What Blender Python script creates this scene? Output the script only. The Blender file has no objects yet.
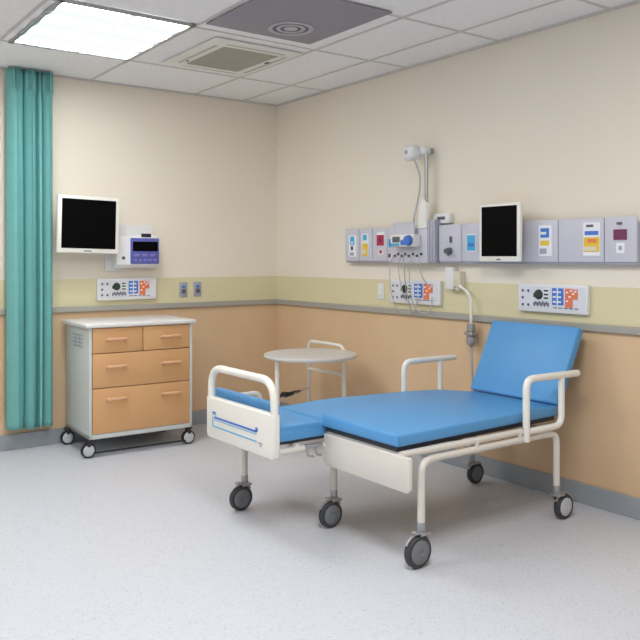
import bpy, bmesh, math, random
from mathutils import Vector, Matrix
random.seed(7)
scene = bpy.context.scene
COL = scene.collection
V = Vector
R = math.radians

# ------------------------------------------------------------------ materials
def lin(c):
    return tuple(((v/255)/12.92 if v/255 <= 0.04045 else (((v/255)+0.055)/1.055)**2.4) for v in c)

def mat(name, rgb, rough=0.5, metal=0.0, var=0.03, scale=8.0, bump=0.0, bscale=200.0, spec=0.5, coat=0.0):
    m = bpy.data.materials.new(name); m.use_nodes = True
    nt = m.node_tree; N = nt.nodes; L = nt.links
    b = N['Principled BSDF']
    b.inputs['Roughness'].default_value = rough
    b.inputs['Metallic'].default_value = metal
    b.inputs['Specular IOR Level'].default_value = spec
    b.inputs['Coat Weight'].default_value = coat
    tc = N.new('ShaderNodeTexCoord')
    no = N.new('ShaderNodeTexNoise'); no.inputs['Scale'].default_value = scale; no.inputs['Detail'].default_value = 3
    L.new(tc.outputs['Object'], no.inputs['Vector'])
    cr = N.new('ShaderNodeValToRGB')
    c = lin(rgb)
    cr.color_ramp.elements[0].position = 0.3; cr.color_ramp.elements[1].position = 0.7
    cr.color_ramp.elements[0].color = tuple(v*(1-var) for v in c)+(1,)
    cr.color_ramp.elements[1].color = tuple(min(1, v*(1+var)) for v in c)+(1,)
    L.new(no.outputs['Fac'], cr.inputs['Fac']); L.new(cr.outputs['Color'], b.inputs['Base Color'])
    if bump > 0:
        n2 = N.new('ShaderNodeTexNoise'); n2.inputs['Scale'].default_value = bscale; n2.inputs['Detail'].default_value = 2
        L.new(tc.outputs['Object'], n2.inputs['Vector'])
        bp = N.new('ShaderNodeBump'); bp.inputs['Strength'].default_value = bump; bp.inputs['Distance'].default_value = 0.002
        L.new(n2.outputs['Fac'], bp.inputs['Height']); L.new(bp.outputs['Normal'], b.inputs['Normal'])
    return m

def emis(name, rgb, strength):
    m = bpy.data.materials.new(name); m.use_nodes = True
    b = m.node_tree.nodes['Principled BSDF']
    b.inputs['Base Color'].default_value = lin(rgb)+(1,)
    b.inputs['Emission Color'].default_value = lin(rgb)+(1,)
    b.inputs['Emission Strength'].default_value = strength
    return m

M = {}
M['cream']   = mat('cream wall paint', (240, 230, 213), 0.75, var=0.012, scale=1.5, bump=0.05, bscale=90)
M['green']   = mat('pale green wall band', (224, 214, 174), 0.6, var=0.015, scale=2)
M['tan']     = mat('tan wall covering', (223, 190, 152), 0.5, var=0.035, scale=2.2, spec=0.35)
M['rail']    = mat('grey chair rail', (168, 165, 156), 0.45)
M['base']    = mat('grey vinyl baseboard', (158, 163, 168), 0.45)
M['ceil']    = mat('ceiling tile', (242, 240, 240), 0.9, var=0.03, scale=30, bump=0.15, bscale=160)
M['tbar']    = mat('ceiling grid bar', (206, 200, 197), 0.5)
M['white']   = mat('white enamel', (240, 236, 226), 0.35, var=0.01, coat=0.15)
M['cream_enamel'] = mat('cream enamel', (223, 216, 206), 0.35, var=0.015, coat=0.15)
M['plastic'] = mat('white plastic', (232, 231, 230), 0.4, var=0.01)
M['lilac']   = mat('pale lilac grey panel', (206, 204, 214), 0.45, var=0.012)
M['lilac_d'] = mat('grey panel edge', (168, 168, 180), 0.45)
M['facep']   = mat('white face plate', (226, 226, 232), 0.4, var=0.01)
M['steel']   = mat('brushed steel', (176, 176, 178), 0.35, metal=0.7)
M['blue']    = mat('blue vinyl upholstery', (90, 156, 210), 0.42, var=0.02, scale=4, bump=0.04, bscale=300, spec=0.4)
M['black']   = mat('black rubber', (34, 34, 36), 0.6)
M['tyre']    = mat('dark grey tyre', (62, 63, 66), 0.6)
M['deckd']   = mat('dark deck board', (52, 56, 64), 0.6)
M['screen']  = mat('dark screen glass', (5, 5, 6), 0.4, spec=0.06)
M['greyw']   = mat('grey wheel hub', (120, 122, 126), 0.45)
M['greyl']   = mat('light grey wheel hub', (196, 198, 200), 0.4)
M['wood']    = mat('light orange wood laminate', (216, 166, 116), 0.45, var=0.03, scale=3, spec=0.35)
M['handle']  = mat('pale wood handle', (228, 180, 140), 0.4)
M['gap']     = mat('dark joint', (120, 84, 58), 0.8)
M['cabinet'] = mat('pale grey cabinet paint', (208, 212, 207), 0.45, var=0.01)
M['counter'] = mat('off white counter laminate', (228, 224, 220), 0.35, var=0.02, scale=20)
M['table']   = mat('grey white laminate', (216, 212, 208), 0.35, var=0.015)
M['teal']    = mat('teal curtain cloth', (122, 184, 180), 0.8, var=0.03, scale=12, bump=0.1, bscale=500, spec=0.2)
M['purple']  = mat('blue violet plastic', (92, 96, 170), 0.4)
M['violet']  = mat('violet button', (130, 122, 190), 0.4)
M['lblue']   = mat('blue label', (74, 122, 205), 0.5)
M['sky']     = mat('light blue card', (76, 176, 220), 0.5)
M['orange']  = mat('orange label', (236, 126, 84), 0.5)
M['yellow']  = mat('yellow card', (238, 196, 58), 0.5)
M['red']     = mat('crimson card', (186, 44, 84), 0.5)
M['plum']    = mat('plum card', (120, 48, 88), 0.5)
M['card']    = mat('white card', (240, 241, 243), 0.5)
M['ink']     = mat('grey print', (96, 98, 108), 0.6)
M['dgreen']  = mat('dark green socket', (48, 62, 48), 0.5)
M['panelg']  = mat('grey ceiling panel', (150, 144, 152), 0.7, var=0.03, scale=40)
M['ringg']   = mat('light grey diffuser ring', (186, 182, 187), 0.6)
M['vent']    = mat('vent white', (234, 231, 225), 0.5)
M['grille']  = mat('beige vent grille', (192, 188, 172), 0.6)
M['cable']   = mat('grey cable', (186, 186, 186), 0.5)
M['beige']   = mat('beige plastic', (222, 214, 190), 0.5)

def floor_mat():
    m = bpy.data.materials.new('speckled vinyl floor'); m.use_nodes = True
    nt = m.node_tree; N = nt.nodes; L = nt.links; b = N['Principled BSDF']
    tc = N.new('ShaderNodeTexCoord')
    vo = N.new('ShaderNodeTexVoronoi'); vo.inputs['Scale'].default_value = 130; L.new(tc.outputs['Object'], vo.inputs['Vector'])
    cr = N.new('ShaderNodeValToRGB'); cr.color_ramp.interpolation = 'LINEAR'
    e = cr.color_ramp.elements
    e[0].position = 0.0; e[0].color = lin((186, 188, 193))+(1,)
    e[1].position = 1.0; e[1].color = lin((212, 213, 219))+(1,)
    x = e.new(0.12); x.color = lin((195, 197, 202))+(1,)
    x = e.new(0.25); x.color = lin((205, 207, 213))+(1,)
    L.new(vo.outputs['Color'], cr.inputs['Fac'])
    n2 = N.new('ShaderNodeTexNoise'); n2.inputs['Scale'].default_value = 260; n2.inputs['Detail'].default_value = 3
    L.new(tc.outputs['Object'], n2.inputs['Vector'])
    c2 = N.new('ShaderNodeValToRGB'); c2.color_ramp.elements[0].position = 0.34; c2.color_ramp.elements[1].position = 0.46
    c2.color_ramp.elements[0].color = (0.86, 0.86, 0.87, 1); c2.color_ramp.elements[1].color = (1, 1, 1, 1)
    L.new(n2.outputs['Fac'], c2.inputs['Fac'])
    mx = N.new('ShaderNodeMix'); mx.data_type = 'RGBA'; mx.blend_type = 'MULTIPLY'; mx.inputs['Factor'].default_value = 0.8
    L.new(cr.outputs['Color'], mx.inputs['A']); L.new(c2.outputs['Color'], mx.inputs['B'])
    L.new(mx.outputs['Result'], b.inputs['Base Color'])
    b.inputs['Roughness'].default_value = 0.42; b.inputs['Specular IOR Level'].default_value = 0.35
    return m
M['floor'] = floor_mat()

def diffuser_mat():
    m = bpy.data.materials.new('light diffuser'); m.use_nodes = True
    nt = m.node_tree; N = nt.nodes; L = nt.links; b = N['Principled BSDF']
    tc = N.new('ShaderNodeTexCoord'); w = N.new('ShaderNodeTexWave')
    w.bands_direction = 'Y'; w.inputs['Scale'].default_value = 1.2; w.inputs['Distortion'].default_value = 0.6
    L.new(tc.outputs['Object'], w.inputs['Vector'])
    cr = N.new('ShaderNodeValToRGB')
    cr.color_ramp.elements[0].color = (0.0290, 0.0302, 0.0315, 1); cr.color_ramp.elements[1].color = (0.95, 0.98, 1.0, 1); cr.color_ramp.elements[0].position = 0.40; cr.color_ramp.elements[1].position = 0.95
    L.new(w.outputs['Fac'], cr.inputs['Fac'])
    L.new(cr.outputs['Color'], b.inputs['Emission Color']); b.inputs['Emission Strength'].default_value = 30
    b.inputs['Base Color'].default_value = (0.12, 0.12, 0.12, 1); b.inputs['Specular IOR Level'].default_value = 0.1
    return m
M['dividr'] = emis('lit divider strip', (226, 230, 236), 0.75)
M['diffuser'] = diffuser_mat()

# ------------------------------------------------------------------ mesh builder
def fillet(pts, r, n=6):
    pts = [V(p) for p in pts]
    out = [pts[0]]
    for i in range(1, len(pts)-1):
        a, b, c = pts[i-1], pts[i], pts[i+1]
        d1 = (a-b); d2 = (c-b)
        rr = min(r, d1.length*0.49, d2.length*0.49)
        p1 = b + d1.normalized()*rr; p2 = b + d2.normalized()*rr
        for k in range(n+1):
            t = k/n
            out.append((1-t)**2*p1 + 2*t*(1-t)*b + t*t*p2)
    out.append(pts[-1])
    return out

def spline(pts, n=8):
    pts = [V(p) for p in pts]
    P = [2*pts[0]-pts[1]] + pts + [2*pts[-1]-pts[-2]]
    out = []
    for i in range(1, len(P)-2):
        for k in range(n):
            t = k/n
            a, b, c, d = P[i-1], P[i], P[i+1], P[i+2]
            out.append(0.5*((2*b)+(c-a)*t+(2*a-5*b+4*c-d)*t*t+(3*b-a-3*c+d)*t**3))
    out.append(pts[-1])
    return out

class MB:
    def __init__(s): s.bm = bmesh.new()
    def _add(s, other, mi, M4=None):
        if M4 is not None: bmesh.ops.transform(other, matrix=M4, verts=other.verts[:])
        for f in other.faces: f.material_index = mi
        tmp = bpy.data.meshes.new('tmp'); other.to_mesh(tmp); other.free()
        s.bm.from_mesh(tmp); bpy.data.meshes.remove(tmp); return s
    def box(s, x0, x1, y0, y1, z0, z1, bevel=0.0, mi=0, seg=2, M4=None):
        b = bmesh.new(); bmesh.ops.create_cube(b, size=1)
        bmesh.ops.transform(b, matrix=Matrix.Translation(((x0+x1)/2, (y0+y1)/2, (z0+z1)/2)) @ Matrix.Diagonal((abs(x1-x0), abs(y1-y0), abs(z1-z0), 1)), verts=b.verts[:])
        if bevel > 0:
            bmesh.ops.bevel(b, geom=b.edges[:], offset=min(bevel, 0.48*min(abs(x1-x0), abs(y1-y0), abs(z1-z0))), segments=seg, affect='EDGES', profile=0.5)
        return s._add(b, mi, M4)
    def prism(s, poly, h0, h1, axis='z', bevel=0.0, mi=0, seg=3, M4=None):
        b = bmesh.new()
        def mk(p, h):
            return {'z': (p[0], p[1], h), 'x': (h, p[0], p[1]), 'y': (p[0], h, p[1])}[axis]
        bot = [b.verts.new(mk(p, h0)) for p in poly]; top = [b.verts.new(mk(p, h1)) for p in poly]
        b.faces.new(bot[::-1]); b.faces.new(top)
        n = len(poly)
        for i in range(n): b.faces.new((bot[i], bot[(i+1) % n], top[(i+1) % n], top[i]))
        bmesh.ops.recalc_face_normals(b, faces=b.faces[:])
        if bevel > 0:
            ed = [e for e in b.edges if len(e.link_faces) == 2 and e.calc_face_angle(0) > 0.6]
            bmesh.ops.bevel(b, geom=ed, offset=bevel, segments=seg, affect='EDGES', profile=0.5)
        return s._add(b, mi, M4)
    def tube(s, pts, r, seg=12, bend=0.0, mi=0, M4=None):
        pts = fillet(pts, bend) if bend > 0 else [V(p) for p in pts]
        b = bmesh.new(); rings = []
        t0 = (pts[1]-pts[0]).normalized()
        up = V((0, 0, 1)) if abs(t0.z) < 0.9 else V((1, 0, 0))
        nrm = t0.cross(up).normalized()
        for i, p in enumerate(pts):
            t = (pts[min(i+1, len(pts)-1)] - pts[max(i-1, 0)]).normalized()
            nrm = (nrm - t*nrm.dot(t)).normalized(); bn = t.cross(nrm)
            rings.append([b.verts.new(p + (nrm*math.cos(2*math.pi*k/seg) + bn*math.sin(2*math.pi*k/seg))*r) for k in range(seg)])
        for a, c in zip(rings, rings[1:]):
            for k in range(seg): b.faces.new((a[k], a[(k+1) % seg], c[(k+1) % seg], c[k]))
        b.faces.new(rings[0][::-1]); b.faces.new(rings[-1])
        bmesh.ops.recalc_face_normals(b, faces=b.faces[:])
        return s._add(b, mi, M4)
    def lathe(s, prof, axis_o, axis='z', seg=32, mi=0, M4=None):
        b = bmesh.new(); rings = []
        for (r, h) in prof:
            ring = []
            for k in range(seg):
                a = 2*math.pi*k/seg; c, d = r*math.cos(a), r*math.sin(a)
                o = V(axis_o)
                v = {'z': V((c, d, h)), 'y': V((c, h, d)), 'x': V((h, c, d))}[axis]
                ring.append(b.verts.new(o+v))
            rings.append(ring)
        for a, c in zip(rings, rings[1:]):
            for k in range(seg): b.faces.new((a[k], a[(k+1) % seg], c[(k+1) % seg], c[k]))
        b.faces.new(rings[0][::-1]); b.faces.new(rings[-1])
        bmesh.ops.recalc_face_normals(b, faces=b.faces[:])
        return s._add(b, mi, M4)

ORG = {}
def build(mb, name, mats, parent=None, origin=None, smooth=True):
    me = bpy.data.meshes.new(name)
    vs = [v.co for v in mb.bm.verts]
    if origin is None:
        if parent is not None: origin = ORG[parent]
        else:
            lo = [min(v[i] for v in vs) for i in range(3)]; hi = [max(v[i] for v in vs) for i in range(3)]
            origin = V(((lo[0]+hi[0])/2, (lo[1]+hi[1])/2, lo[2]))
    origin = V(origin)
    bmesh.ops.translate(mb.bm, verts=mb.bm.verts[:], vec=-origin)
    mb.bm.to_mesh(me); mb.bm.free()
    for m in (mats if isinstance(mats, (list, tuple)) else [mats]): me.materials.append(M[m])
    if smooth:
        me.shade_smooth(); me.set_sharp_from_angle(angle=R(35))
    o = bpy.data.objects.new(name, me); COL.objects.link(o)
    ORG[o] = origin
    if parent is not None:
        o.parent = parent; o.location = origin - ORG[parent]
    else: o.location = origin
    return o

def tag(o, label, cat, group=None):
    o['label'] = label; o['category'] = cat
    if group: o['group'] = group
    return o
def thing(name, loc, label, cat, group=None, rz=0.0):
    o = bpy.data.objects.new(name, None); COL.objects.link(o); o.location = loc; o.rotation_euler = (0, 0, rz)
    o.empty_display_size = 0.1
    ORG[o] = V(loc); return tag(o, label, cat, group)
def struct(mb, name, mats, **k):
    o = build(mb, name, mats, **k); o['kind'] = 'structure'; return o
def copy_under(o, parent, loc):
    c = o.copy(); COL.objects.link(c); c.parent = parent; c.location = loc
    for ch in o.children:
        d = ch.copy(); COL.objects.link(d); d.parent = c
    return c

# ------------------------------------------------------------------ room shell
H = 2.7
XL, YN = -5.6, -7.4        # the room runs on behind the viewpoint
struct(MB().box(XL, 0.1, YN, 0.1, -0.08, 0), 'floor', 'floor', origin=(0, 0, 0), smooth=False)
struct(MB().box(XL, 0.1, YN, 0.1, H, H+0.08), 'ceiling', 'ceil', origin=(0, 0, H), smooth=False)
def wall(name, b):
    m = MB()
    for z0, z1, mi in ((0, 0.98, 2), (0.98, 1.203, 1), (1.203, H, 0)): b(m, z0, z1, mi)
    struct(m, name, ['cream', 'green', 'tan'], origin=(0, 0, 0), smooth=False)
wall('wall_left', lambda m, a, b, mi: m.box(XL, 0.1, 0, 0.1, a, b, mi=mi))
wall('wall_right', lambda m, a, b, mi: m.box(0, 0.1, YN, 0, a, b, mi=mi))
struct(MB().box(XL, -0.004, -0.014, -0.0005, 0.0, 0.112, bevel=0.004), 'baseboard_left', 'base', smooth=False)
struct(MB().box(-0.014, -0.0005, YN, -0.016, 0.0, 0.112, bevel=0.004), 'baseboard_right', 'base', smooth=False)
struct(MB().box(XL, -0.002, -0.022, -0.0005, 0.958, 1.000, bevel=0.006), 'trim_1', 'rail', smooth=False)
struct(MB().box(-0.022, -0.0005, YN, -0.024, 0.958, 1.000, bevel=0.006), 'trim_2', 'rail', smooth=False)
# ceiling grid bars
g = MB()
GX = [-0.345, -0.80, -1.665, -2.50, -3.34, -4.18, -5.02]
GY = [-0.735, -1.69, -2.53, -3.30, -4.14, -4.98, -5.82, -6.66]
for x in GX: g.box(x-0.010, x+0.010, YN, 0, H-0.004, H)
for y in GY: g.box(XL, 0, y-0.010, y+0.010, H-0.0035, H)
struct(g, 'trim_3', 'tbar', smooth=False)
g = MB(); g.box(XL, 0, -0.02, 0, H-0.012, H); g.box(-0.02, 0, YN, -0.02, H-0.012, H)
struct(g, 'trim_4', 'tbar', smooth=False)

# ------------------------------------------------------------------ ceiling fittings
lx0, lx1, ly0, ly1 = -2.46, -1.685, -1.765, -0.775
t = thing('ceiling_light', ((lx0+lx1)/2, (ly0+ly1)/2, H), 'large bright rectangular ceiling light panel with grey metal frame', 'ceiling light')
fr = MB()
for b in ((lx0, lx1, ly0, ly0+0.028), (lx0, lx1, ly1-0.028, ly1), (lx0, lx0+0.028, ly0, ly1), (lx1-0.028, lx1, ly0, ly1)):
    fr.box(*b, H-0.022, H-0.0045, bevel=0.004)
build(fr, 'frame', 'steel', t)
build(MB().box(lx0+0.026, lx1-0.026, ly0+0.026, ly1-0.026, H-0.015, H-0.006), 'diffuser', 'diffuser', t, smooth=False)
build(MB().box((lx0+lx1)/2+0.03-0.014, (lx0+lx1)/2+0.03+0.014, ly0+0.027, ly1-0.027, H-0.019, H-0.014), 'divider', 'dividr', t)

t = thing('air_vent', (-1.15, -1.22, H), 'square white ceiling air cassette with beige grille beside the light', 'air vent')
fr = MB()
x0, x1, y0, y1 = -1.47, -0.83, -1.60, -0.83
ix0, ix1, iy0, iy1 = -1.335, -0.93, -1.46, -0.93
for b in ((x0, x1, y0, iy0), (x0, x1, iy1, y1), (x0, ix0, iy0, iy1), (ix1, x1, iy0, iy1)):
    fr.box(*b, H-0.015, H-0.0045, bevel=0.003)
build(fr, 'frame', 'vent', t)
gr = MB(); gr.box(ix0, ix1, iy0, iy1, H-0.013, H-0.006)
for k in range(26):
    y = iy0 + 0.01 + k*(iy1-iy0-0.02)/25
    gr.box(ix0+0.004, ix1-0.004, y-0.004, y+0.004, H-0.018, H-0.012)
build(gr, 'grille', 'grille', t, smooth=False)
sl = MB()
for b in ((ix0-0.01, ix1+0.01, iy0-0.065, iy0-0.045), (ix0-0.01, ix1+0.01, iy1+0.045, iy1+0.06), (ix0-0.065, ix0-0.045, iy0, iy1), (ix1+0.045, ix1+0.065, iy0, iy1)):
    sl.box(*b, H-0.017, H-0.014, bevel=0.001)
build(sl, 'air_slot', 'grille', t)
build(MB().box(-0.91, -0.895, -1.30, -1.25, H-0.019, H-0.0145), 'latch', 'ink', t)
build(MB().box(-1.37, -1.355, -1.02, -1.00, H-0.019, H-0.0145), 'latch', 'ink', t)

t = thing('ceiling_panel', (-1.285, -2.22, H), 'dark grey square ceiling panel with round air diffuser in the middle', 'ceiling panel')
build(MB().box(-1.645, -0.925, -2.585, -1.81, H-0.013, H-0.0045, bevel=0.002), 'panel', 'panelg', t)
d = MB()
cx, cy = -1.215, -2.03
for ra, rb_ in ((0.132, 0.106), (0.084, 0.062), (0.040, 0.0)):
    if rb_ == 0: d.lathe([(0.001, H-0.020), (ra, H-0.018), (ra, H-0.0135), (0.001, H-0.0135)], (cx, cy, 0), seg=32)
    else:
        for q in range(48):
            a0, a1 = 2*math.pi*q/48, 2*math.pi*(q+1)/48
            P = lambda r, a, z: d.bm.verts.new((cx+r*math.cos(a), cy+r*math.sin(a), z))
            zt, zb = H-0.0135, H-0.0185
            A = [P(rb_, a0, zb), P(ra, a0, zb), P(ra, a1, zb), P(rb_, a1, zb)]
            B_ = [P(rb_, a0, zt), P(ra, a0, zt), P(ra, a1, zt), P(rb_, a1, zt)]
            d.bm.faces.new(A[::-1]); d.bm.faces.new(B_); d.bm.faces.new((A[1], A[2], B_[2], B_[1])); d.bm.faces.new((A[3], A[0], B_[0], B_[3]))
bmesh.ops.remove_doubles(d.bm, verts=d.bm.verts[:], dist=1e-5)
bmesh.ops.recalc_face_normals(d.bm, faces=d.bm.faces[:])
build(d, 'diffuser', 'ringg', t)
build(MB().lathe([(0.001, H-0.0142), (0.118, H-0.0142), (0.118, H-0.0125), (0.001, H-0.0125)], (cx, cy, 0), seg=32), 'opening', 'ink', t)

# ------------------------------------------------------------------ curtain
def fold(u, v):
    # broad rounded pleats parted by deep narrow grooves; finely gathered at the heading
    B = [0.0, 0.36, 0.63, 0.745, 1.0]
    wob = 0.018*math.sin(3.0*v+0.6)
    k = 0
    bs = [b + (wob if 0 < q < 4 else 0) for q, b in enumerate(B)]
    while k < 3 and u > bs[k+1]: k += 1
    s_ = (u-bs[k])/(bs[k+1]-bs[k])
    depth = [0.085, 0.095, 0.060, 0.090][k]
    lobe = max(0.0, 1-(2*s_-1)**2)**0.65
    y = -0.045 - depth*lobe
    y += 0.005*math.sin(2*math.pi*u*7+2*v)*lobe
    x = -2.288 + 0.322*u + 0.016*math.sin(2*math.pi*s_)*lobe
    if v > 0.93:
        g = min(1, (v-0.93)/0.02)
        y += g*0.007*math.sin(u*2*math.pi*21)
        x += g*0.004*math.sin(u*2*math.pi*10.5)
    return x, y
def curtain():
    t = thing('curtain', (-2.14, -0.12, 0.15), 'tall gathered teal curtain hanging from the ceiling at the left', 'curtain')
    b = bmesh.new(); nu, nv = 260, 60
    z0, z1 = 0.155, H-0.012
    rows = []
    for j in range(nv+1):
        v = j/nv; z = z0 + (z1-z0)*v; row = []
        for i in range(nu+1):
            u = i/nu
            x, y = fold(u, v)
            zz = z
            if v == 0: zz += 0.003*math.sin(u*9)
            row.append(b.verts.new((x, y, zz)))
        rows.append(row)
    for j in range(nv):
        for i in range(nu): b.faces.new((rows[j][i], rows[j][i+1], rows[j+1][i+1], rows[j+1][i]))
    m = MB(); m.bm.free(); m.bm = b
    o = build(m, 'cloth', 'teal', t)
    sm = o.modifiers.new('thick', 'SOLIDIFY'); sm.thickness = 0.003
    h = MB()
    for u0 in (0.0,):
        pts = []
        for i in range(160):
            u = i/159
            x, y = fold(u, 0.945)
            pts.append((x, y-0.003, H-0.15))
        h.tube(pts, 0.003, seg=6)
    build(h, 'gathering_band', 'teal', t)
    build(MB().box(-2.285, -1.975, -0.11, -0.08, H-0.012, H-0.0045, bevel=0.003), 'curtain_track', 'steel', t)
curtain()

# ------------------------------------------------------------------ monitors
def monitor_left():
    t = thing('wall_monitor', (-1.755, -0.2, 1.39), 'white framed monitor with black screen on left wall beside the curtain', 'monitor', 'wall monitors')
    m = MB().box(-1.985, -1.53, -0.215, -0.175, 1.395, 1.808, bevel=0.008)
    m.box(-1.93, -1.59, -0.177, -0.135, 1.44, 1.76, bevel=0.02)
    build(m, 'casing', 'white', t)
    build(MB().box(-1.956, -1.557, -0.2165, -0.213, 1.428, 1.783), 'screen', 'screen', t, smooth=False)
    build(MB().box(-1.79, -1.735, -0.2165, -0.214, 1.407, 1.414), 'logo_mark', 'ink', t, smooth=False)
    a = MB().tube([(-1.75, -0.14, 1.58), (-1.75, -0.06, 1.58), (-1.66, -0.03, 1.58)], 0.022, bend=0.04)
    a.box(-1.74, -1.58, -0.035, -0.001, 1.50, 1.66, bevel=0.006)
    build(a, 'mounting_arm', 'plastic', t)
    t.rotation_euler = (0, R(1.2), 0)
monitor_left()
def monitor_right():
    t = thing('wall_monitor', (-0.15, -2.66, 1.34), 'white framed monitor with black screen on right wall service rail', 'monitor', 'wall monitors')
    m = MB().box(-0.158, -0.132, -2.82, -2.505, 1.338, 1.684, bevel=0.008)
    m.box(-0.134, -0.085, -2.77, -2.55, 1.38, 1.65, bevel=0.015)
    build(m, 'casing', 'white', t)
    build(MB().box(-0.1595, -0.156, -2.797, -2.528, 1.37, 1.667), 'screen', 'screen', t, smooth=False)
    build(MB().box(-0.1595, -0.157, -2.675, -2.645, 1.348, 1.355), 'logo_mark', 'ink', t, smooth=False)
    build(MB().box(-0.09, -0.066, -2.73, -2.60, 1.42, 1.56, bevel=0.01), 'mounting_arm', 'plastic', t)
monitor_right()

# ------------------------------------------------------------------ violet medical unit, left wall
t = thing('medical_monitor', (-1.33, -0.08, 1.28), 'small medical monitor with violet front panel on grey wall bracket', 'medical monitor')
b = MB().box(-1.46, -1.175, -0.02, -0.001, 1.30, 1.615, bevel=0.006).box(-1.56, -1.43, -0.03, -0.001, 1.262, 1.43, bevel=0.006)
build(b, 'wall_bracket', 'plastic', t)
b = MB().prism([(-0.02, 1.285), (-0.10, 1.285), (-0.135, 1.31), (-0.13, 1.50), (-0.115, 1.53), (-0.02, 1.54)], -1.515, -1.172, axis='x', bevel=0.006)
build(b, 'housing', 'plastic', t)
fp = build(MB().box(-1.405, -1.176, -0.150, -0.128, 1.315, 1.512, bevel=0.006), 'front_panel', 'purple', t)
build(MB().box(-1.392, -1.19, -0.1525, -0.149, 1.412, 1.485), 'display', 'screen', fp, smooth=False)
bt = MB()
for k in range(5): bt.box(-1.388+0.04*k, -1.36+0.04*k, -0.1535, -0.149, 1.335, 1.352, bevel=0.002)
for k in range(3): bt.box(-1.385+0.065*k, -1.34+0.065*k, -0.1535, -0.149, 1.372, 1.392, bevel=0.002)
build(bt, 'buttons', 'violet', fp)
build(MB().box(-1.31, -1.23, -0.125, -0.108, 1.519, 1.548, bevel=0.006), 'top_connector', 'black', t)
build(MB().lathe([(0.001, -0.142), (0.012, -0.142), (0.014, -0.128), (0.014, -0.12)], (-1.46, 0, 1.36), axis='y', seg=16), 'side_port', 'ink', t)

# ------------------------------------------------------------------ socket strips under the rail
def strip(M4, w, h, name, label, group):
    """local frame: u (0..w) along wall to the right, z (0..h), depth toward the room = -y"""
    loc = M4 @ V((w/2, 0, 0))
    t = thing(name, loc, label, 'socket panel', group)
    def P(mb, nm, mats, parent=None, **k):
        bmesh.ops.transform(mb.bm, matrix=M4, verts=mb.bm.verts[:])
        return build(mb, nm, mats, parent or t, **k)
    P(MB().box(0, w, -0.030, -0.001, 0, h, bevel=0.006), 'housing', 'plastic')
    P(MB().box(0.014*w/0.48, w*0.965, -0.0315, -0.029, h*0.13, h*0.90), 'face_plate', 'facep', smooth=False)
    for i in range(2):
        for j in range(3):
            if (i, j) == (1, 1): continue
            P(MB().lathe([(0.001, -0.034), (0.008, -0.034), (0.009, -0.031), (0.009, -0.030)], (w*(0.075+0.085*i), 0, h*(0.24+0.25*j)), axis='y', seg=12), 'round_port', 'ink')
    P(MB().lathe([(0.001, -0.046), (0.022, -0.046), (0.028, -0.036), (0.030, -0.030)], (w*0.315, 0, h*0.62), axis='y', seg=20).box(w*0.24, w*0.30, -0.036, -0.03, h*0.52, h*0.66, bevel=0.002), 'gas_socket', 'dgreen')
    m = MB().box(w*0.39, w*0.47, -0.0345, -0.030, h*0.42, h*0.84, mi=0)
    for k in range(3): m.box(w*0.40, w*0.46, -0.037, -0.034, h*(0.47+0.13*k), h*(0.53+0.13*k), mi=1)
    P(m, 'green_label', ['card', 'dgreen'], smooth=False)
    m = MB()
    for k in range(9):
        m.box(w*(0.24+0.026*k), w*(0.258+0.026*k), -0.034, -0.030, h*(0.20+0.05*(k % 2)), h*(0.34+0.04*((k*3) % 2)))
    P(m, 'printed_text', 'ink', smooth=False)
    m = MB().box(w*0.515, w*0.675, -0.0345, -0.030, h*0.28, h*0.86, mi=0)
    for k in range(3):
        for q in range(2):
            m.box(w*(0.53+0.07*q), w*(0.575+0.07*q), -0.036, -0.034, h*(0.36+0.17*k), h*(0.42+0.17*k), mi=1)
    m.box(w*0.585, w*0.60, -0.036, -0.034, h*0.28, h*0.86, mi=1)
    P(m, 'blue_label', ['lblue', 'card'], smooth=False)
    m = MB().box(w*0.70, w*0.80, -0.0345, -0.030, h*0.22, h*0.86, mi=0).box(w*0.80, w*0.87, -0.0345, -0.030, h*0.5, h*0.84, mi=0)
    for (a, c) in ((0.715, 0.70), (0.75, 0.55), (0.715, 0.40), (0.80, 0.66), (0.83, 0.74), (0.77, 0.76)):
        m.box(w*a, w*(a+0.03), -0.036, -0.034, h*c, h*(c+0.06), mi=1)
    P(m, 'orange_label', ['orange', 'card'], smooth=False)
    m = MB()
    for k in range(5): m.box(w*(0.53+0.075*k), w*(0.58+0.075*k), -0.034, -0.030, h*0.17, h*0.20)
    P(m, 'label_caption', 'ink', smooth=False)
    return t
ML = lambda x, z: Matrix.Translation((x, 0, z))
MR = lambda y, z: Matrix.Translation((0, y, z)) @ Matrix.Rotation(-math.pi/2, 4, 'Z')
strip(ML(-1.623, 1.038), 0.478, 0.168, 'socket_panel', 'white socket panel on left wall above the drawer cabinet', 'socket panels')
strip(MR(-1.539, 1.042), 0.503, 0.165, 'socket_panel', 'white socket panel under the central console with cables hanging over it', 'socket panels')
strip(MR(-2.70, 1.046), 0.48, 0.165, 'socket_panel', 'white socket panel on right wall above the blue backrest', 'socket panels')

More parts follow.
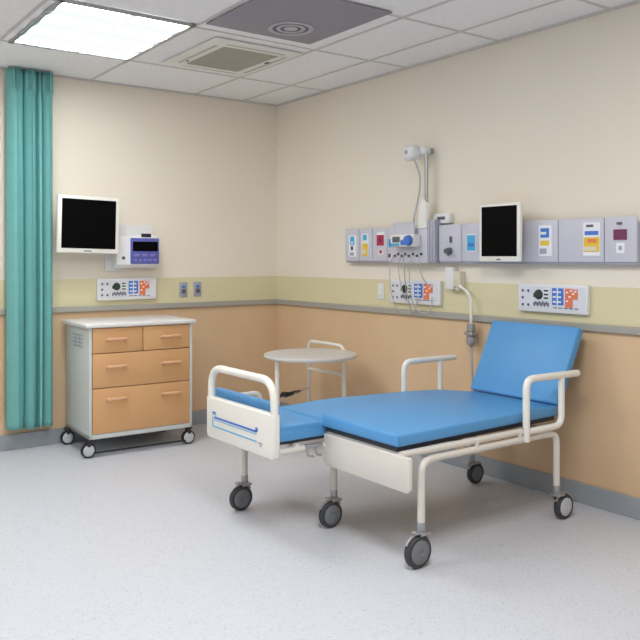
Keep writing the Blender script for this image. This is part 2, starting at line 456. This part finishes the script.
# wall switches
def switch(M4, label, group, body='lilac_d', rocker='ink'):
    t = thing('wall_switch', M4 @ V((0, 0, 0)), label, 'wall switch', group)
    def P(mb, nm, mt):
        bmesh.ops.transform(mb.bm, matrix=M4, verts=mb.bm.verts[:]); return build(mb, nm, mt, t)
    P(MB().box(-0.034, 0.034, -0.010, -0.001, 0, 0.118, bevel=0.004), 'plate', body)
    P(MB().box(-0.018, 0.018, -0.018, -0.009, 0.03, 0.062, bevel=0.004), 'rocker', rocker)
    P(MB().box(-0.014, 0.014, -0.014, -0.009, 0.072, 0.092, bevel=0.003), 'socket', 'lblue' if rocker == 'ink' else rocker)
switch(ML(-0.902, 1.046), 'small grey wall switch on green band, nearer the drawer cabinet', 'grey wall switches')
switch(ML(-0.775, 1.048), 'small grey wall switch on green band, nearer the room corner', 'grey wall switches')
switch(MR(-1.412, 1.058), 'small white wall switch on right wall left of the cable draped panel', None, 'plastic', 'white')

# ------------------------------------------------------------------ headwall rail on the right wall
def rb(m, y0, y1, z0, z1, x0, x1, **k): return m.box(-x1, -x0, min(y0, y1), max(y0, y1), z0, z1, **k)
Z0, Z1, D = 1.337, 1.578, 0.06
def cardp(t, y0, y1, z0, z1, blocks, name='label_card', base='card'):
    m = rb(MB(), y0, y1, z0, z1, D, D+0.004, mi=0)
    mats = [base]
    for k, (a, b_, c, d_, mt) in enumerate(blocks):
        if mt not in mats: mats.append(mt)
        ya = y0 + (y1-y0)*a; yb = y0 + (y1-y0)*b_
        rb(m, ya, yb, z0+(z1-z0)*c, z0+(z1-z0)*d_, D+0.003, D+0.0055+0.0012*k, mi=mats.index(mt))
    return build(m, name, mats, t, smooth=False)
def rail(y0, y1, seams, label):
    t = thing('service_rail', (-0.03, (y0+y1)/2, Z0), label, 'service rail')
    build(rb(MB(), y0, y1, Z0-0.012, Z1-0.03, 0.001, 0.05, bevel=0.004), 'backing', 'lilac_d', t)
    ys = [y0] + seams + [y1]
    for a, b in zip(ys, ys[1:]):
        build(rb(MB(), a-0.0025, b+0.0025, Z0, Z1, 0.045, D, bevel=0.006), 'cover', 'lilac', t)
    return t
t = rail(-1.054, -1.622, [-1.224, -1.376, -1.543], 'left lilac grey wall service rail with coloured cards and sockets, beside the console')
cardp(t, -1.105, -1.195, 1.37, 1.53, [(.2, .75, .55, .95, 'sky'), (.3, .6, .3, .5, 'ink'), (.2, .7, .05, .2, 'lilac_d'), (.4, .6, .6, .7, 'card')])
cardp(t, -1.262, -1.335, 1.375, 1.54, [(.1, .95, 0, .55, 'yellow'), (.2, .8, .7, .95, 'sky'), (.3, .7, .1, .3, 'beige')])
cardp(t, -1.435, -1.512, 1.45, 1.545, [(0, 1, 0, .8, 'red'), (.3, .7, .25, .5, 'plum')])
cardp(t, -1.455, -1.50, 1.385, 1.425, [(.2, .8, .2, .8, 'red')])
cardp(t, -1.565, -1.605, 1.43, 1.50, [(.05, .95, .05, .95, 'sky'), (.2, .8, .3, .7, 'lblue')])
cardp(t, -1.56, -1.59, 1.36, 1.395, [(.1, .9, .1, .9, 'plum')])
t = rail(-2.06, -3.495, [-2.263, -2.425, -2.754, -3.008, -3.303], 'long right lilac grey wall service rail running behind the monitor')
build(rb(MB(), -2.165, -2.185, 1.46, 1.50, D, D+0.006), 'socket', 'ink', t)
v = MB().lathe([(0.001, -0.045), (0.014, -0.045), (0.022, -0.02), (0.024, 0)], (-D, -2.165, 1.405), axis='x', seg=16)
v.tube([(-D-0.03, -2.165, 1.405), (-D-0.045, -2.20, 1.385)], 0.012)
build(v, 'gas_valve', 'ink', t)
cardp(t, -2.315, -2.392, 1.40, 1.51, [(.05, .95, .05, .95, 'sky'), (.2, .8, .3, .5, 'lblue')])
cardp(t, -2.878, -2.968, 1.37, 1.548, [(.15, .8, .6, .9, 'lblue'), (.15, .8, .35, .5, 'yellow'), (.1, .6, .08, .25, 'lilac_d'), (.2, .6, .7, .78, 'card')])
cardp(t, -3.176, -3.282, 1.372, 1.553, [(.1, .9, .62, .74, 'lblue'), (0.05, .95, .12, .55, 'yellow'), (.2, .6, .86, .93, 'ink'), (.1, .8, .15, .28, 'beige'), (.3, .8, .4, .5, 'orange')])
cardp(t, -3.362, -3.44, 1.455, 1.51, [(0, 1, 0, 1, 'plum')])
cardp(t, -3.378, -3.426, 1.385, 1.44, [(.3, .7, .3, .7, 'lilac_d')])
build(rb(MB(), -3.38, -3.41, 1.535, 1.548, D, D+0.005), 'logo_mark', 'ink', t, smooth=False)

# central console
t = thing('wall_console', (-0.06, -1.85, Z0), 'pale central wall console standing out from the rail beneath the pole', 'console')
build(rb(MB(), -1.628, -1.985, 1.325, 1.562, 0.001, 0.09, bevel=0.008), 'housing', 'lilac', t)
g2 = rb(MB(), -1.985, -2.055, 1.325, 1.615, 0.001, 0.085, bevel=0.006)
build(g2, 'side_box', 'lilac_d', t)
g2 = MB()
for y in (-1.995, -2.02, -2.045): rb(g2, y, y-0.006, 1.335, 1.60, 0.084, 0.092, bevel=0.002)
build(g2, 'box_rib', 'lilac', t)
tp = rb(MB(), -1.99, -2.14, 1.588, 1.655, 0.001, 0.04, bevel=0.006)
build(tp, 'wall_plate', 'plastic', t)
build(rb(MB(), -2.03, -2.10, 1.614, 1.634, 0.04, 0.044, bevel=0.002), 'plate_slot', 'ink', t)
c = MB().prism([(-1.885, 1.555), (-1.985, 1.555), (-1.985, 1.72), (-1.945, 1.77), (-1.915, 1.72)], -0.10, -0.055, axis='x', bevel=0.012)
build(c, 'column_cover', 'white', t)
for k, y in enumerate((-1.665, -1.70, -1.735, -1.77, -1.81, -1.85, -1.89, -1.93)):
    build(MB().lathe([(0.001, -0.012), (0.008, -0.012), (0.010, -0.002), (0.010, 0.004)], (-0.09, y, 1.375+0.012*(k % 2)), axis='x', seg=12), 'cable_socket', 'ink', t)
# pole with sensor head
t = thing('pole_camera', (-0.075, -1.96, 1.6), 'small white device head on a thin grey pole above the wall console', 'camera')
build(MB().tube([(-0.075, -1.962, 1.62), (-0.075, -1.962, 2.03), (-0.075, -1.958, 2.078)], 0.013), 'pole', 'steel', t)
hd = MB().box(-0.170, -0.070, -1.925, -1.805, 2.020, 2.122, bevel=0.036, seg=5)
hd.box(-0.10, -0.040, -1.970, -1.90, 2.058, 2.108, bevel=0.012)
build(hd, 'head', 'plastic', t)
lens = MB().lathe([(0.001, -0.012), (0.012, -0.012), (0.016, 0.0), (0.016, 0.004)], (-0.164, -1.866, 2.072), axis='x', seg=16)
for a in range(6): lens.lathe([(0.001, -0.006), (0.004, -0.006), (0.005, 0.002)], (-0.162, -1.866+0.026*math.cos(a*1.047), 2.072+0.026*math.sin(a*1.047)), axis='x', seg=8)
build(lens, 'lens', 'lilac_d', t)
build(MB().box(-0.045, -0.001, -1.958, -1.915, 2.068, 2.102, bevel=0.006), 'wall_bracket', 'steel', t)
build(MB().tube(spline([(-0.12, -1.88, 2.035), (-0.115, -1.91, 1.98), (-0.11, -1.935, 1.90), (-0.11, -1.93, 1.80), (-0.11, -1.90, 1.70), (-0.11, -1.878, 1.62), (-0.105, -1.875, 1.555)]), 0.006, seg=8), 'cable', 'cable', t)

# infusion device with clear top hood
t = thing('infusion_pump', (-0.13, -1.79, 1.42), 'white and blue infusion pump mounted on the wall console', 'medical pump')
build(MB().box(-0.16, -0.088, -1.925, -1.69, 1.435, 1.52, bevel=0.012), 'body', 'white', t)
build(MB().lathe([(0.001, -0.03), (0.030, -0.028), (0.036, -0.012), (0.036, 0.0)], (-0.16, -1.885, 1.478), axis='x', seg=20).box(-0.166, -0.158, -1.86, -1.80, 1.448, 1.482, bevel=0.003), 'blue_dial', 'lblue', t)
build(MB().box(-0.167, -0.158, -1.79, -1.72, 1.468, 1.506, bevel=0.002), 'display', 'ink', t)
build(MB().box(-0.165, -0.158, -1.785, -1.70, 1.443, 1.460, bevel=0.002), 'button_strip', 'sky', t)
fr = MB().tube([(-0.12, -1.69, 1.515), (-0.12, -1.69, 1.60), (-0.12, -1.89, 1.60), (-0.12, -1.89, 1.515)], 0.004, bend=0.012, seg=8)
fr.box(-0.1215, -0.1195, -1.886, -1.694, 1.52, 1.597)
build(fr, 'back_hood', 'lilac', t)
# hanging cables, one object each
G = 'cables hanging from the wall console'
def cab(pts, r, label, mt='cable'):
    tag(build(MB().tube(spline(pts), r, seg=8), 'hanging_cable', mt), label, 'cable', G)
cab([(-0.103, -1.665, 1.377), (-0.13, -1.655, 1.30), (-0.12, -1.65, 1.15), (-0.09, -1.665, 1.03), (-0.06, -1.70, 0.99), (-0.05, -1.76, 0.985), (-0.05, -1.83, 1.01), (-0.05, -1.85, 1.10)], 0.0035, 'pale cable looping low, leftmost of those hanging from the wall console')
cab([(-0.103, -1.735, 1.377), (-0.125, -1.74, 1.28), (-0.11, -1.75, 1.16), (-0.08, -1.745, 1.10), (-0.045, -1.735, 1.06)], 0.0035, 'pale cable hanging from console, ending at the panel, second from left')
cab([(-0.103, -1.77, 1.389), (-0.13, -1.80, 1.30), (-0.12, -1.815, 1.12), (-0.09, -1.83, 1.0), (-0.06, -1.80, 0.965)], 0.0035, 'grey cable hanging straight below the panel, third from left under the console', 'steel')
cab([(-0.103, -1.85, 1.377), (-0.125, -1.85, 1.28), (-0.11, -1.845, 1.12), (-0.08, -1.86, 1.02), (-0.05, -1.91, 0.985), (-0.045, -1.97, 1.02), (-0.045, -1.985, 1.10)], 0.0035, 'pale cable looping low to the right, second from right under the console')
cab([(-0.103, -1.93, 1.377), (-0.12, -1.935, 1.33), (-0.10, -1.94, 1.25), (-0.07, -1.945, 1.20), (-0.04, -1.945, 1.17)], 0.0035, 'short pale cable, rightmost of those hanging from the wall console')

# gas outlet box with bent pipe and hose
t = thing('gas_outlet', (-0.03, -2.2, 0.55), 'beige wall box with bent white pipe and grey connector above the bed', 'gas outlet')
build(MB().box(-0.05, -0.001, -2.185, -2.11, 1.155, 1.30, bevel=0.006), 'box', 'plastic', t)
build(MB().box(-0.055, -0.001, -2.245, -2.187, 1.175, 1.275, bevel=0.005).lathe([(0.016, 1.15), (0.022, 1.176), (0.001, 1.178)], (-0.03, -2.21, 0), seg=16), 'regulator', 'beige', t)
build(MB().tube([(-0.045, -2.23, 1.185), (-0.055, -2.345, 1.13), (-0.055, -2.345, 0.94)], 0.0095, bend=0.06), 'pipe', 'white', t)
cn = MB().lathe([(0.016, 0.945), (0.026, 0.94), (0.028, 0.90), (0.020, 0.895), (0.022, 0.87), (0.03, 0.865), (0.028, 0.82), (0.012, 0.80)], (-0.055, -2.345, 0), seg=16)
cn.box(-0.085, -0.025, -2.38, -2.31, 0.875, 0.893, bevel=0.003).box(-0.08, -0.03, -2.385, -2.355, 0.83, 0.86, bevel=0.004)
build(cn, 'connector', 'steel', t)
build(MB().tube(spline([(-0.055, -2.345, 0.81), (-0.052, -2.347, 0.70), (-0.048, -2.35, 0.58), (-0.045, -2.36, 0.40), (-0.045, -2.37, 0.2)]), 0.007, seg=8), 'hose', 'cable', t)

# ------------------------------------------------------------------ casters
def caster_parts(parent, x, y, r, w, side, hub, stem_top, dx):
    """caster part with fork; tyre and hub are its sub-parts; axle along Y; side=-1 faces the viewer"""
    f = MB()
    lx = x + dx
    f.lathe([(0.001, 2*r+0.052), (0.019, 2*r+0.05), (0.019, 2*r+0.012), (0.024, 2*r+0.008), (0.024, 2*r+0.001), (0.001, 2*r)], (lx, y+0.012, 0), seg=16)
    yi = y + w/2 + 0.004
    f.prism([(lx-0.026, 2*r+0.004), (lx+0.026, 2*r+0.004), (x+0.020, r-0.008), (x, r-0.022), (x-0.020, r-0.008)], yi, yi+0.006, axis='y', bevel=0.002)
    f.prism([(lx-0.030, 2*r-0.002), (lx+0.030, 2*r-0.002), (lx+0.026, 2*r+0.010), (lx-0.026, 2*r+0.010)], y-w/2-0.006, yi+0.006, axis='y', bevel=0.003)
    arc = []
    for k in range(9):
        a = R(150 - 14*k); arc.append((x+(r+0.008)*math.cos(a), y, r+(r+0.006)*math.sin(a)))
    f.tube(arc, 0.007, seg=8)
    f.prism([(lx-0.06, 2*r+0.012), (lx-0.055, 2*r+0.022), (lx+0.0, 2*r+0.014), (lx, 2*r+0.004)], y-0.02, y+0.014, axis='y', bevel=0.002)
    c = build(f, 'caster', 'steel', parent)
    h = w/2
    build(MB().lathe([(r*0.62, -h), (r*0.93, -h), (r, -h+0.006), (r, h-0.006), (r*0.93, h), (r*0.62, h)], (x, y, r), axis='y', seg=36), 'tyre', 'tyre', c)
    hb = MB().lathe([(0.001, -h-0.003), (r*0.16, -h-0.003), (r*0.20, -h-0.006), (r*0.62, -h-0.006), (r*0.74, -h-0.001), (r*0.74, h+0.001), (r*0.62, h+0.004), (0.001, h+0.003)], (x, y, r), axis='y', seg=36)
    build(hb, 'hub', hub, c)
    return c

# ------------------------------------------------------------------ hospital bed
bed = thing('hospital_bed', (-0.95, -2.75, 0), 'white framed wheeled hospital bed with blue mattress and raised backrest', 'hospital bed')
# mattress: one L-shaped cushion, slightly lower at the foot
def mattress():
    poly = [(-1.70, -2.655), (-1.452, -2.655), (-1.449, -2.668), (-1.445, -3.212), (-0.285, -3.178), (-0.300, -2.60), (-0.33, -2.575), (-0.44, -2.43), (-0.64, -2.365), (-0.87, -2.335), (-1.43, -2.215), (-1.70, -2.195)]
    m = MB().prism(poly, 0.0, 1.0, axis='z')
    bm = m.bm
    # cut into strips along x so that the height can ease down to the foot
    for xc in (-1.44, -1.38, -1.30, -1.2, -1.05):
        bmesh.ops.bisect_plane(bm, geom=bm.verts[:]+bm.edges[:]+bm.faces[:], plane_co=(xc, 0, 0), plane_no=(1, 0, 0))
    def top(x, y):
        k = min(1, max(0, (x+1.42)/0.32)); k = k*k*(3-2*k)
        if y < -2.66: k = 1
        return 0.555 + 0.025*k
    for v in bm.verts:
        x, y = v.co.x, v.co.y
        if v.co.z > 0.5: v.co.z = top(x, y)
        else: v.co.z = 0.526
    bmesh.ops.recalc_face_normals(bm, faces=bm.faces[:])
    ed = [e for e in bm.edges if len(e.link_faces) == 2 and e.calc_face_angle(0) > 0.7]
    bmesh.ops.bevel(bm, geom=ed, offset=0.010, segments=3, affect='EDGES', profile=0.5)
    m.prism([(-1.70, -2.6545), (-1.41, -2.6545), (-1.38, -2.21), (-1.70, -2.196)], 0.478, 0.535, axis='z', bevel=0.006)
    return build(m, 'mattress', 'blue', bed)
mattress()
# backrest cushion tilted against the wall side
ang = math.atan2(0.397, 0.198)
L_ = math.hypot(0.397, 0.20)
MT = Matrix.Translation((-0.312, 0, 0.590)) @ Matrix.Rotation(-ang, 4, 'Y')
br = build(MB().box(0.0, L_, -3.185, -2.572, -0.055, 0.0, bevel=0.012, seg=3, M4=MT), 'backrest', 'blue', bed)
bf = MB().box(0.02, L_-0.03, -3.16, -2.60, -0.066, -0.054, M4=MT)
build(bf, 'back_board', 'deckd', br)
# end cushion standing behind the footboard
build(MB().box(-1.70, -1.65, -2.568, -1.985, 0.50, 0.652, bevel=0.010, seg=3), 'end_cushion', 'blue', bed)
# deck
d = MB().prism([(-1.425, -3.185), (-0.29, -3.160), (-0.31, -2.60), (-0.45, -2.45), (-0.87, -2.36), (-1.36, -2.25), (-1.425, -2.67)], 0.500, 0.526, axis='z', bevel=0.003)
d.prism([(-1.69, -2.64), (-1.42, -2.645), (-1.40, -2.24), (-1.69, -2.22)], 0.462, 0.4785, axis='z', bevel=0.003)
build(d, 'deck', 'deckd', bed)
# footboard
FX = -1.74
fy0, fy1 = -2.672, -2.05
f = MB().tube([(FX, fy1, 0.42), (FX, fy1, 0.777), (FX, fy0, 0.777), (FX, fy0, 0.42)], 0.0195, bend=0.11, seg=16)
fb = build(f, 'footboard', 'white', bed)
p = MB().prism([(fy0-0.0205, 0.435), (fy0-0.012, 0.405), (fy1+0.012, 0.405), (fy1+0.0205, 0.435), (fy1+0.0205, 0.622), (fy0-0.0205, 0.622)], FX-0.0205, FX+0.0205, axis='x', bevel=0.009)
build(p, 'panel', 'white', fb)
s = MB()
X = FX-0.021
def bar(ya, yb, z, th, mi=0): s.box(X-0.0015, X+0.001, min(ya, yb), max(ya, yb), z-th/2, z+th/2, mi=mi)
bar(-2.12, -2.545, 0.520, 0.010); bar(-2.10, -2.135, 0.545, 0.008); bar(-2.535, -2.555, 0.530, 0.020)
bar(-2.10, -2.545, 0.472, 0.006, 1); bar(-2.10, -2.106, 0.495, 0.05, 1); bar(-2.10, -2.14, 0.535, 0.005, 1); bar(-2.56, -2.60, 0.47, 0.006, 2); bar(-2.575, -2.59, 0.458, 0.008, 2); bar(-2.12, -2.545, 0.507, 0.003, 1)
build(s, 'blue_marking', ['lblue', 'sky', 'lilac_d'], fb, smooth=False)
# side panel facing the foot
build(MB().prism([(-2.655, 0.350), (-2.668, 0.335), (-3.262, 0.335), (-3.280, 0.353), (-3.280, 0.492), (-2.655, 0.492)], -1.440, -1.418, axis='x', bevel=0.005), 'side_panel', 'cream_enamel', bed)
# frame rails
TR = 0.0175
fr = MB()
fr.tube([(-1.42, -3.21, 0.492), (-0.62, -3.21, 0.491)], 0.016)
fr.tube([(-1.26, -3.215, 0.451), (-0.40, -3.212, 0.451)], 0.017)
fr.tube([(-1.42, -2.58, 0.486), (-0.34, -2.58, 0.486)], 0.016)
fr.tube([(-1.42, -2.40, 0.486), (-0.60, -2.40, 0.486)], 0.016)
fr.tube([(-1.41, -3.21, 0.486), (-1.41, -2.30, 0.486)], 0.016)
fr.tube([(-0.42, -3.21, 0.470), (-0.42, -2.44, 0.470)], 0.016)
fr.tube([(-1.0, -3.21, 0.482), (-1.0, -2.40, 0.482)], 0.015)
for x in (-0.95, -0.64): fr.box(x-0.012, x+0.012, -3.226, -3.196, 0.435, 0.495, bevel=0.004)
fr.tube([(-1.73, -2.655, 0.432), (-1.40, -2.655, 0.432)], 0.016)
fr.tube([(-1.73, -2.18, 0.432), (-1.40, -2.18, 0.486)], 0.016)
fr.tube([(-1.60, -2.66, 0.445), (-1.60, -2.10, 0.445)], 0.016)
fr.tube([(-0.60, -2.45, 0.470), (-0.19, -2.45, 0.440)], 0.016)
fr.tube([(-0.50, -3.21, 0.470), (-0.40, -3.21, 0.470)], 0.012)
build(fr, 'frame', 'cream_enamel', bed)
hk = MB()
for x in (-1.55, -1.50): hk.tube([(x, -2.665, 0.435), (x, -2.68, 0.40), (x+0.03, -2.68, 0.392)], 0.006, bend=0.01, seg=8)
hk.box(-1.56, -1.46, -2.68, -2.66, 0.432, 0.452, bevel=0.003)
build(hk, 'clamp', 'steel', bed)
build(MB().tube([(-1.62, -2.16, 0.44), (-1.60, -2.15, 0.36), (-1.59, -2.16, 0.34)], 0.006, seg=8), 'hook', 'steel', bed)
# rail along the far side of the foot section
build(MB().tube([(-1.63, -1.97, 0.592), (-1.385, -1.97, 0.592), (-1.385, -1.97, 0.508)], 0.012, bend=0.04).box(-1.63, -1.37, -2.185, -1.955, 0.500, 0.510), 'far_rail', ['table'], bed)
# armrests
a = MB().tube([(-0.598, -3.225, 0.44), (-0.598, -3.225, 0.752), (-0.182, -3.225, 0.748)], 0.0185, bend=0.055, seg=14)
a.tube([(-0.318, -3.225, 0.745), (-0.318, -3.225, 0.488), (-0.60, -3.225, 0.488)], 0.017, bend=0.06, seg=14)
build(a, 'armrest', 'white', bed)
a = MB().tube([(-0.622, -2.345, 0.47), (-0.622, -2.345, 0.748), (-0.20, -2.345, 0.744)], 0.017, bend=0.055, seg=14)
a.tube([(-0.325, -2.345, 0.740), (-0.325, -2.345, 0.50), (-0.62, -2.345, 0.486)], 0.016, bend=0.05, seg=14)
build(a, 'armrest', 'white', bed)
# legs and casters
legs = [  # wheel x, y, radius, leg dx, upper path
    (-1.60, -2.12, 0.066, 0.030, [(0, 0, 0.45)], 'greyw'),
    (-1.37, -2.62, 0.066, 0.030, [(0, 0, 0.485)], 'greyw'),
    (-1.372, -3.262, 0.071, 0.032, [(0, 0, 0.452), (0.12, 0.03, 0.452)], 'greyw'),
    (-0.305, -3.228, 0.064, -0.042, [(0, 0, 0.450), (-0.13, 0.006, 0.450)], 'greyl'),
    (-0.195, -2.51, 0.060, -0.020, [(0, 0, 0.44), (-0.01, 0.06, 0.44)], 'greyw')]
for (x, y, r, dx, path, hub) in legs:
    lx, ly = x+dx, y+0.012
    pts = [(lx, ly, 2*r+0.03)] + [(lx+p[0], ly+p[1], p[2]) for p in path]
    build(MB().tube(pts, 0.0175, bend=0.055, seg=14), 'leg', 'cream_enamel', bed)
    caster_parts(bed, x, y, r, 0.034, -1, hub, 0.0, dx)

# ------------------------------------------------------------------ drawer cabinet
CB = thing('drawer_cabinet', (-1.88, -0.57, 0), 'pale grey wheeled drawer cabinet with orange wood fronts by the curtain', 'cabinet')
cb0 = V((-1.88, -0.57, 0))
W, DP, B0, T0 = 0.762, 0.535, 0.122, 0.882
def cbx(u0, u1, d0, d1, z0, z1, mb=None, **k):
    return (mb or MB()).box(cb0.x+u0, cb0.x+u1, cb0.y+d0, cb0.y+d1, z0, z1, **k)
m = cbx(0, 0.022, 0, DP, B0, T0, bevel=0.006)
cbx(W-0.022, W, 0, DP, B0, T0, m, bevel=0.006)
cbx(0, W, 0.0, DP, B0, B0+0.035, m, bevel=0.006)
cbx(0.01, W-0.01, DP-0.015, DP, B0, T0, m)
cbx(0.02, W-0.02, 0.02, DP-0.01, B0+0.03, T0-0.005, m)
build(m, 'body', 'cabinet', CB)
build(cbx(-0.030, W+0.025, -0.024, DP+0.005, T0, T0+0.030, bevel=0.010, seg=3), 'countertop', 'counter', CB)
build(cbx(0.022, W-0.022, 0.012, 0.03, B0+0.035, T0), 'joint_backing', 'gap', CB, smooth=False)
sl = MB()
for k in range(4): cbx(-0.003, 0.002, 0.14, 0.35, 0.74+0.026*k, 0.747+0.026*k, sl)
cbx(-0.003, 0.002, 0.20, 0.207, 0.74, 0.825, sl); cbx(-0.003, 0.002, 0.285, 0.292, 0.74, 0.825, sl)
build(sl, 'vent_slot', 'lilac_d', CB, smooth=False)
def drawer(u0, u1, z0, z1, hs, hz):
    d = build(cbx(u0, u1, -0.004, 0.016, z0, z1, bevel=0.003), 'drawer', 'wood', CB)
    for u in hs:
        h = MB()
        x0 = cb0.x+u; y = cb0.y
        h.tube([(x0-0.066, y-0.004, hz-0.004), (x0-0.066, y-0.030, hz), (x0+0.066, y-0.030, hz), (x0+0.066, y-0.004, hz-0.004)], 0.0085, bend=0.014, seg=10)
        h.box(x0-0.070, x0+0.070, y-0.038, y-0.022, hz-0.004, hz+0.012, bevel=0.005)
        build(h, 'handle', 'handle', d)
drawer(0.024, 0.380, 0.708, T0-0.004, [0.185], 0.800)
drawer(0.385, W-0.024, 0.708, T0-0.004, [0.585], 0.800)
drawer(0.024, W-0.024, 0.470, 0.703, [0.185, 0.590], 0.612)
drawer(0.024, W-0.024, 0.158, 0.465, [0.185, 0.590], 0.390)
def small_caster(u, d):
    x, y = cb0.x+u, cb0.y+d
    r = 0.050
    f = MB().box(x-0.022, x+0.022, y-0.024, y+0.024, 0.110, 0.124, bevel=0.004)
    f.box(x-0.012, x+0.012, y-0.026, y-0.018, 0.045, 0.115, bevel=0.003).box(x-0.012, x+0.012, y+0.018, y+0.026, 0.045, 0.115, bevel=0.003)
    f.lathe([(0.001, 0.105), (0.016, 0.105), (0.018, 0.114), (0.001, 0.114)], (x, y, 0), seg=14)
    c = build(f, 'caster', 'black', CB)
    build(MB().lathe([(r*0.72, -0.016), (r*0.94, -0.016), (r, -0.010), (r, 0.010), (r*0.94, 0.016), (r*0.72, 0.016)], (x, y, r), axis='y', seg=30), 'tyre', 'black', c)
    build(MB().lathe([(0.001, -0.028), (r*0.55, -0.027), (r*0.78, -0.017), (r*0.78, 0.017), (r*0.55, 0.022), (0.001, 0.022)], (x, y, r), axis='y', seg=30), 'hub', 'greyl', c)
for u in (0.0, W-0.025):
    for dd in (0.02, DP-0.04): small_caster(u, dd)
build(cbx(0.0, W-0.03, -0.002, 0.010, 0.026, 0.037), 'brake_bar', 'black', CB)
CB.rotation_euler = (0, 0, R(-1.8))

# ------------------------------------------------------------------ round table
tx, ty, tz, tr = -0.52, -1.25, 0.682, 0.333
T = thing('round_table', (tx, ty, 0), 'round grey white table on slim white legs in the corner behind the bed', 'table')
build(MB().lathe([(0.001, tz-0.026), (tr-0.012, tz-0.026), (tr, tz-0.015), (tr, tz-0.005), (tr-0.006, tz), (0.001, tz)], (tx, ty, 0), seg=64), 'tabletop', 'table', T)
build(MB().tube([(-0.77, -1.20, 0.001), (-0.77, -1.20, tz-0.024)], 0.017, seg=14), 'leg', 'white', T)
build(MB().tube([(-0.20, -0.775, 0.001), (-0.20, -0.775, 0.58)], 0.013, seg=14), 'leg', 'table', T)
build(MB().tube([(-0.20, -1.222, 0.001), (-0.20, -1.222, 0.60)], 0.017, seg=14), 'leg', 'white', T)
build(MB().tube([(-0.20, -0.775, 0.575), (-0.20, -0.775, 0.712), (-0.20, -1.222, 0.712), (-0.20, -1.222, 0.575)], 0.013, bend=0.06, seg=12), 'push_handle', 'white', T)
build(MB().tube([(-0.20, -0.775, 0.497), (-0.20, -1.222, 0.497)], 0.012), 'cross_bar', 'white', T)
build(MB().tube([(-0.20, -0.90, 0.640), (-0.77, -1.18, 0.640)], 0.010), 'top_brace', 'table', T)
build(MB().tube([(-0.20, -0.775, 0.352), (-0.77, -1.20, 0.352)], 0.006), 'brace', 'table', T)
wb = MB()
for k in range(4):
    o = 0.012*k
    wb.tube(spline([(-0.74+o, -1.18, 0.385+o*0.4), (-0.68, -1.13+o, 0.405-o), (-0.58, -1.06, 0.385-o*0.5), (-0.47, -0.975-o*0.5, 0.372), (-0.38, -0.91, 0.358), (-0.46, -0.97, 0.352), (-0.60, -1.075+o, 0.362-o*0.3)]), 0.0045, seg=6)
build(wb, 'wire_holder', 'deckd', T)

# ------------------------------------------------------------------ camera
cam = bpy.data.cameras.new('camera'); co = bpy.data.objects.new('camera', cam); COL.objects.link(co)
co.location = (-3.75, -5.80, 1.36)
co.rotation_euler = (R(90), 0, -math.atan2(0.588, 0.808))
cam.sensor_fit = 'HORIZONTAL'; cam.sensor_width = 36
cam.lens = 36*786/640
cam.shift_y = -(320-258)/640
scene.camera = co

# ------------------------------------------------------------------ light
def area(name, loc, sx, sy, e, col=(1, 1, 1), rot=(0, 0, 0)):
    l = bpy.data.lights.new(name, 'AREA'); l.shape = 'RECTANGLE'; l.size = sx; l.size_y = sy; l.energy = e; l.color = col
    o = bpy.data.objects.new(name, l); COL.objects.link(o); o.location = loc; o.rotation_euler = rot
    return o
area('fill_lamp', (-3.8, -2.3, 2.69), 0.8, 0.9, 30, (0.97, 0.99, 1.0))  # unseen fill lamps, added out of view to lift the room's brightness
area('fill_lamp', (-2.3, -4.3, 2.69), 0.8, 0.9, 48, (0.97, 0.99, 1.0))  # fill added to brighten the right wall
area('fill_lamp', (-4.2, -4.8, 2.69), 0.8, 0.9, 4, (0.97, 0.99, 1.0))
w = bpy.data.worlds.new('room light'); scene.world = w; w.use_nodes = True
w.node_tree.nodes['Background'].inputs['Color'].default_value = (0.965, 0.985, 1.0, 1)
w.node_tree.nodes['Background'].inputs['Strength'].default_value = 0.5
scene.view_settings.view_transform = 'Standard'
scene.view_settings.look = 'None'
